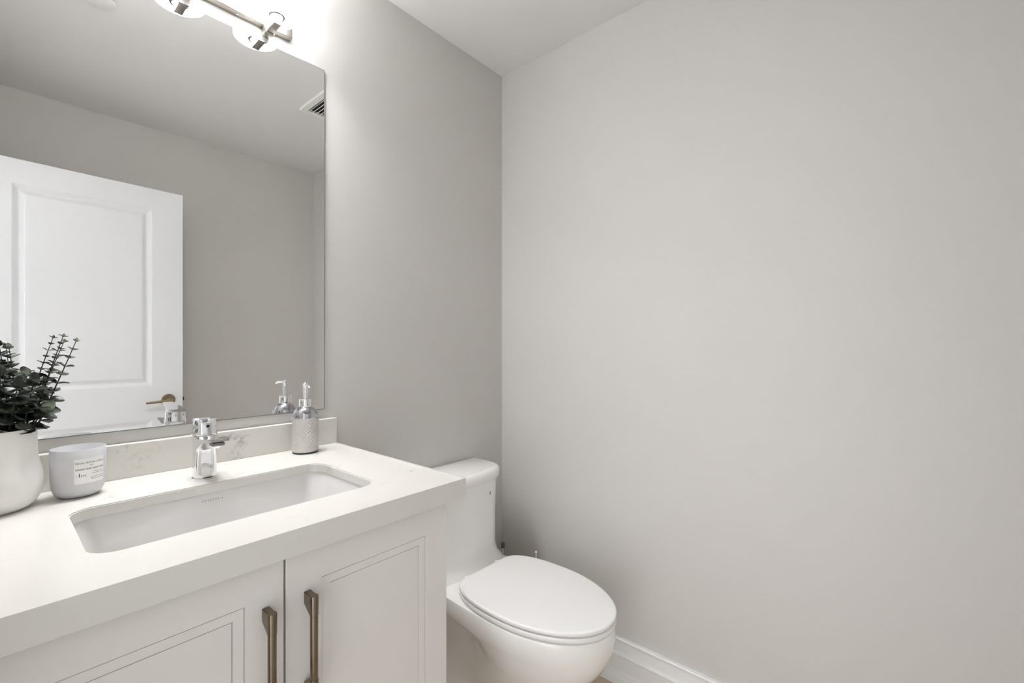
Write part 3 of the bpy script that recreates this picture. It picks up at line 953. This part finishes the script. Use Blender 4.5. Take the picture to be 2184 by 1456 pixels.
def sprig(root, tip, bend, n, l0, l1, r0=0.0017, start=0.14):
    root, tip, bend = Vector(root), Vector(tip), Vector(bend)
    def at(t):
        return root * (1 - t) ** 2 + (((root + tip) / 2) + bend) * 2 * t * (1 - t) + tip * t * t
    bm = B(); tube(bm, [at(i / 12) for i in range(13)], [r0 * (1 - 0.65 * i / 12) for i in range(13)], 8)
    st = obj('stem', bm, M['stem'], plant, smooth=True)
    bm = B()
    ph = rng.uniform(0, PI)
    for i in range(n):
        t = start + (1 - start) * (i / (n - 1)) * 0.985
        p = at(t)
        ax = (at(min(1, t + 0.02)) - at(t - 0.02)).normalized()
        u = ax.cross(Vector((0, 1, 0.1))).normalized()
        v = ax.cross(u)
        L = l0 + (l1 - l0) * t
        a = ph + i * PI / 2 * 0.92 + rng.uniform(-0.25, 0.25)
        for q in (0, PI):
            dr_ = u * math.cos(a + q) + v * math.sin(a + q)
            dd = (dr_ + ax * (0.22 + 0.5 * t)).normalized()
            nrm = (ax + Vector((rng.uniform(-.45, .45), rng.uniform(-.75, .15), rng.uniform(0, .3))) * (1.15 - t)).normalized()
            leaf(bm, p + dr_ * r0 * 0.6, dd, nrm, L * rng.uniform(0.88, 1.1), L * rng.uniform(0.40, 0.50))
    # closing bud
    leaf(bm, at(0.985), (at(1) - at(0.95)), Vector((0.3, -1, 0.2)), l1 * 0.95, l1 * 0.33)
    obj('leaves', bm, M['leaf'], st, smooth=True)


def W2(x, y, z): return (x - PX, y - PY, z - ZT)
sprig(W2(-1.462, -0.112, 1.062), W2(-1.417, -0.110, 1.246), (-0.003, 0, 0.002), 11, 0.021, 0.008, start=0.2)
sprig(W2(-1.456, -0.106, 1.062), W2(-1.399, -0.116, 1.237), (0.000, 0, -0.004), 10, 0.029, 0.009, start=0.16)
sprig(W2(-1.478, -0.112, 1.062), W2(-1.489, -0.110, 1.222), (0.003, 0, 0), 9, 0.031, 0.013)
sprig(W2(-1.488, -0.104, 1.062), W2(-1.501, -0.102, 1.228), (0.002, 0, 0), 9, 0.031, 0.013)
sprig(W2(-1.474, -0.124, 1.062), W2(-1.459, -0.134, 1.158), (0.002, 0, 0.004), 6, 0.034, 0.022, start=0.08)
sprig(W2(-1.470, -0.100, 1.062), W2(-1.444, -0.092, 1.152), (0.000, 0, 0.004), 6, 0.030, 0.017, start=0.08)
sprig(W2(-1.490, -0.130, 1.062), W2(-1.480, -0.150, 1.150), (0.0, 0, 0.004), 6, 0.035, 0.024, start=0.08)
sprig(W2(-1.505, -0.125, 1.062), W2(-1.500, -0.140, 1.175), (0.0, 0, 0.004), 7, 0.034, 0.020, start=0.08)
sprig(W2(-1.480, -0.085, 1.062), W2(-1.466, -0.070, 1.168), (0.0, 0, 0.004), 7, 0.031, 0.018, start=0.08)
sprig(W2(-1.520, -0.110, 1.062), W2(-1.530, -0.115, 1.225), (0.0, 0, 0), 9, 0.031, 0.015, start=0.08)
sprig(W2(-1.530, -0.085, 1.062), W2(-1.550, -0.074, 1.200), (0.0, 0, 0), 8, 0.031, 0.016, start=0.08)
sprig(W2(-1.466, -0.120, 1.060), W2(-1.446, -0.130, 1.100), (0.0, 0, 0.004), 3, 0.034, 0.028, start=0.2)

# ------------------------------------------------------------------ ceiling fittings seen in the mirror
vent = empty('ceiling_vent', (-0.337, -0.830, H))
tag(vent, 'square white louvred exhaust vent on the ceiling, reflected at the mirror edge', 'vent')
hv = 0.140
bm = B()
for a, b, c_, d_ in ((-hv, hv, -hv, -hv + 0.030), (-hv, hv, hv - 0.030, hv), (-hv, -hv + 0.030, -hv + 0.03, hv - 0.03), (hv - 0.030, hv, -hv + 0.03, hv - 0.03)):
    box(bm, a, b, c_, d_, -0.016, -0.0005, 0.002)
obj('frame', bm, M['vent'], vent)
bm = B(); box(bm, -hv + 0.028, hv - 0.028, -hv + 0.028, hv - 0.028, -0.003, -0.0005)
obj('opening_shade', bm, M['dark'], vent)  # near-black sheet paints the shade inside the vent
for k in range(12):
    x = -hv + 0.040 + k * 0.0182
    bm = B()
    loft(bm, [[(x - 0.0035, y, -0.0135), (x - 0.0020, y, -0.0150), (x + 0.0035, y, -0.0065), (x + 0.0020, y, -0.0050)] for y in (-hv + 0.029, hv - 0.029)])
    obj('slat', bm, M['vent'], vent)
disc = empty('sprinkler_cover', (-1.262, -0.775, H))
tag(disc, 'small round white cover plate on the ceiling, reflected at the top of the mirror', 'cover plate')
bm = B(); lathe(bm, [(0, -0.008), (0.044, -0.008), (0.0475, -0.0065), (0.048, -0.004), (0.046, -0.0035), (0, -0.0035)], 56)
obj('plate', bm, M['ceiling'], disc, smooth=True)
bm = B(); lathe(bm, [(0.030, -0.0035), (0.030, -0.0004)], 40)
obj('collar', bm, M['vent'], disc, smooth=True)
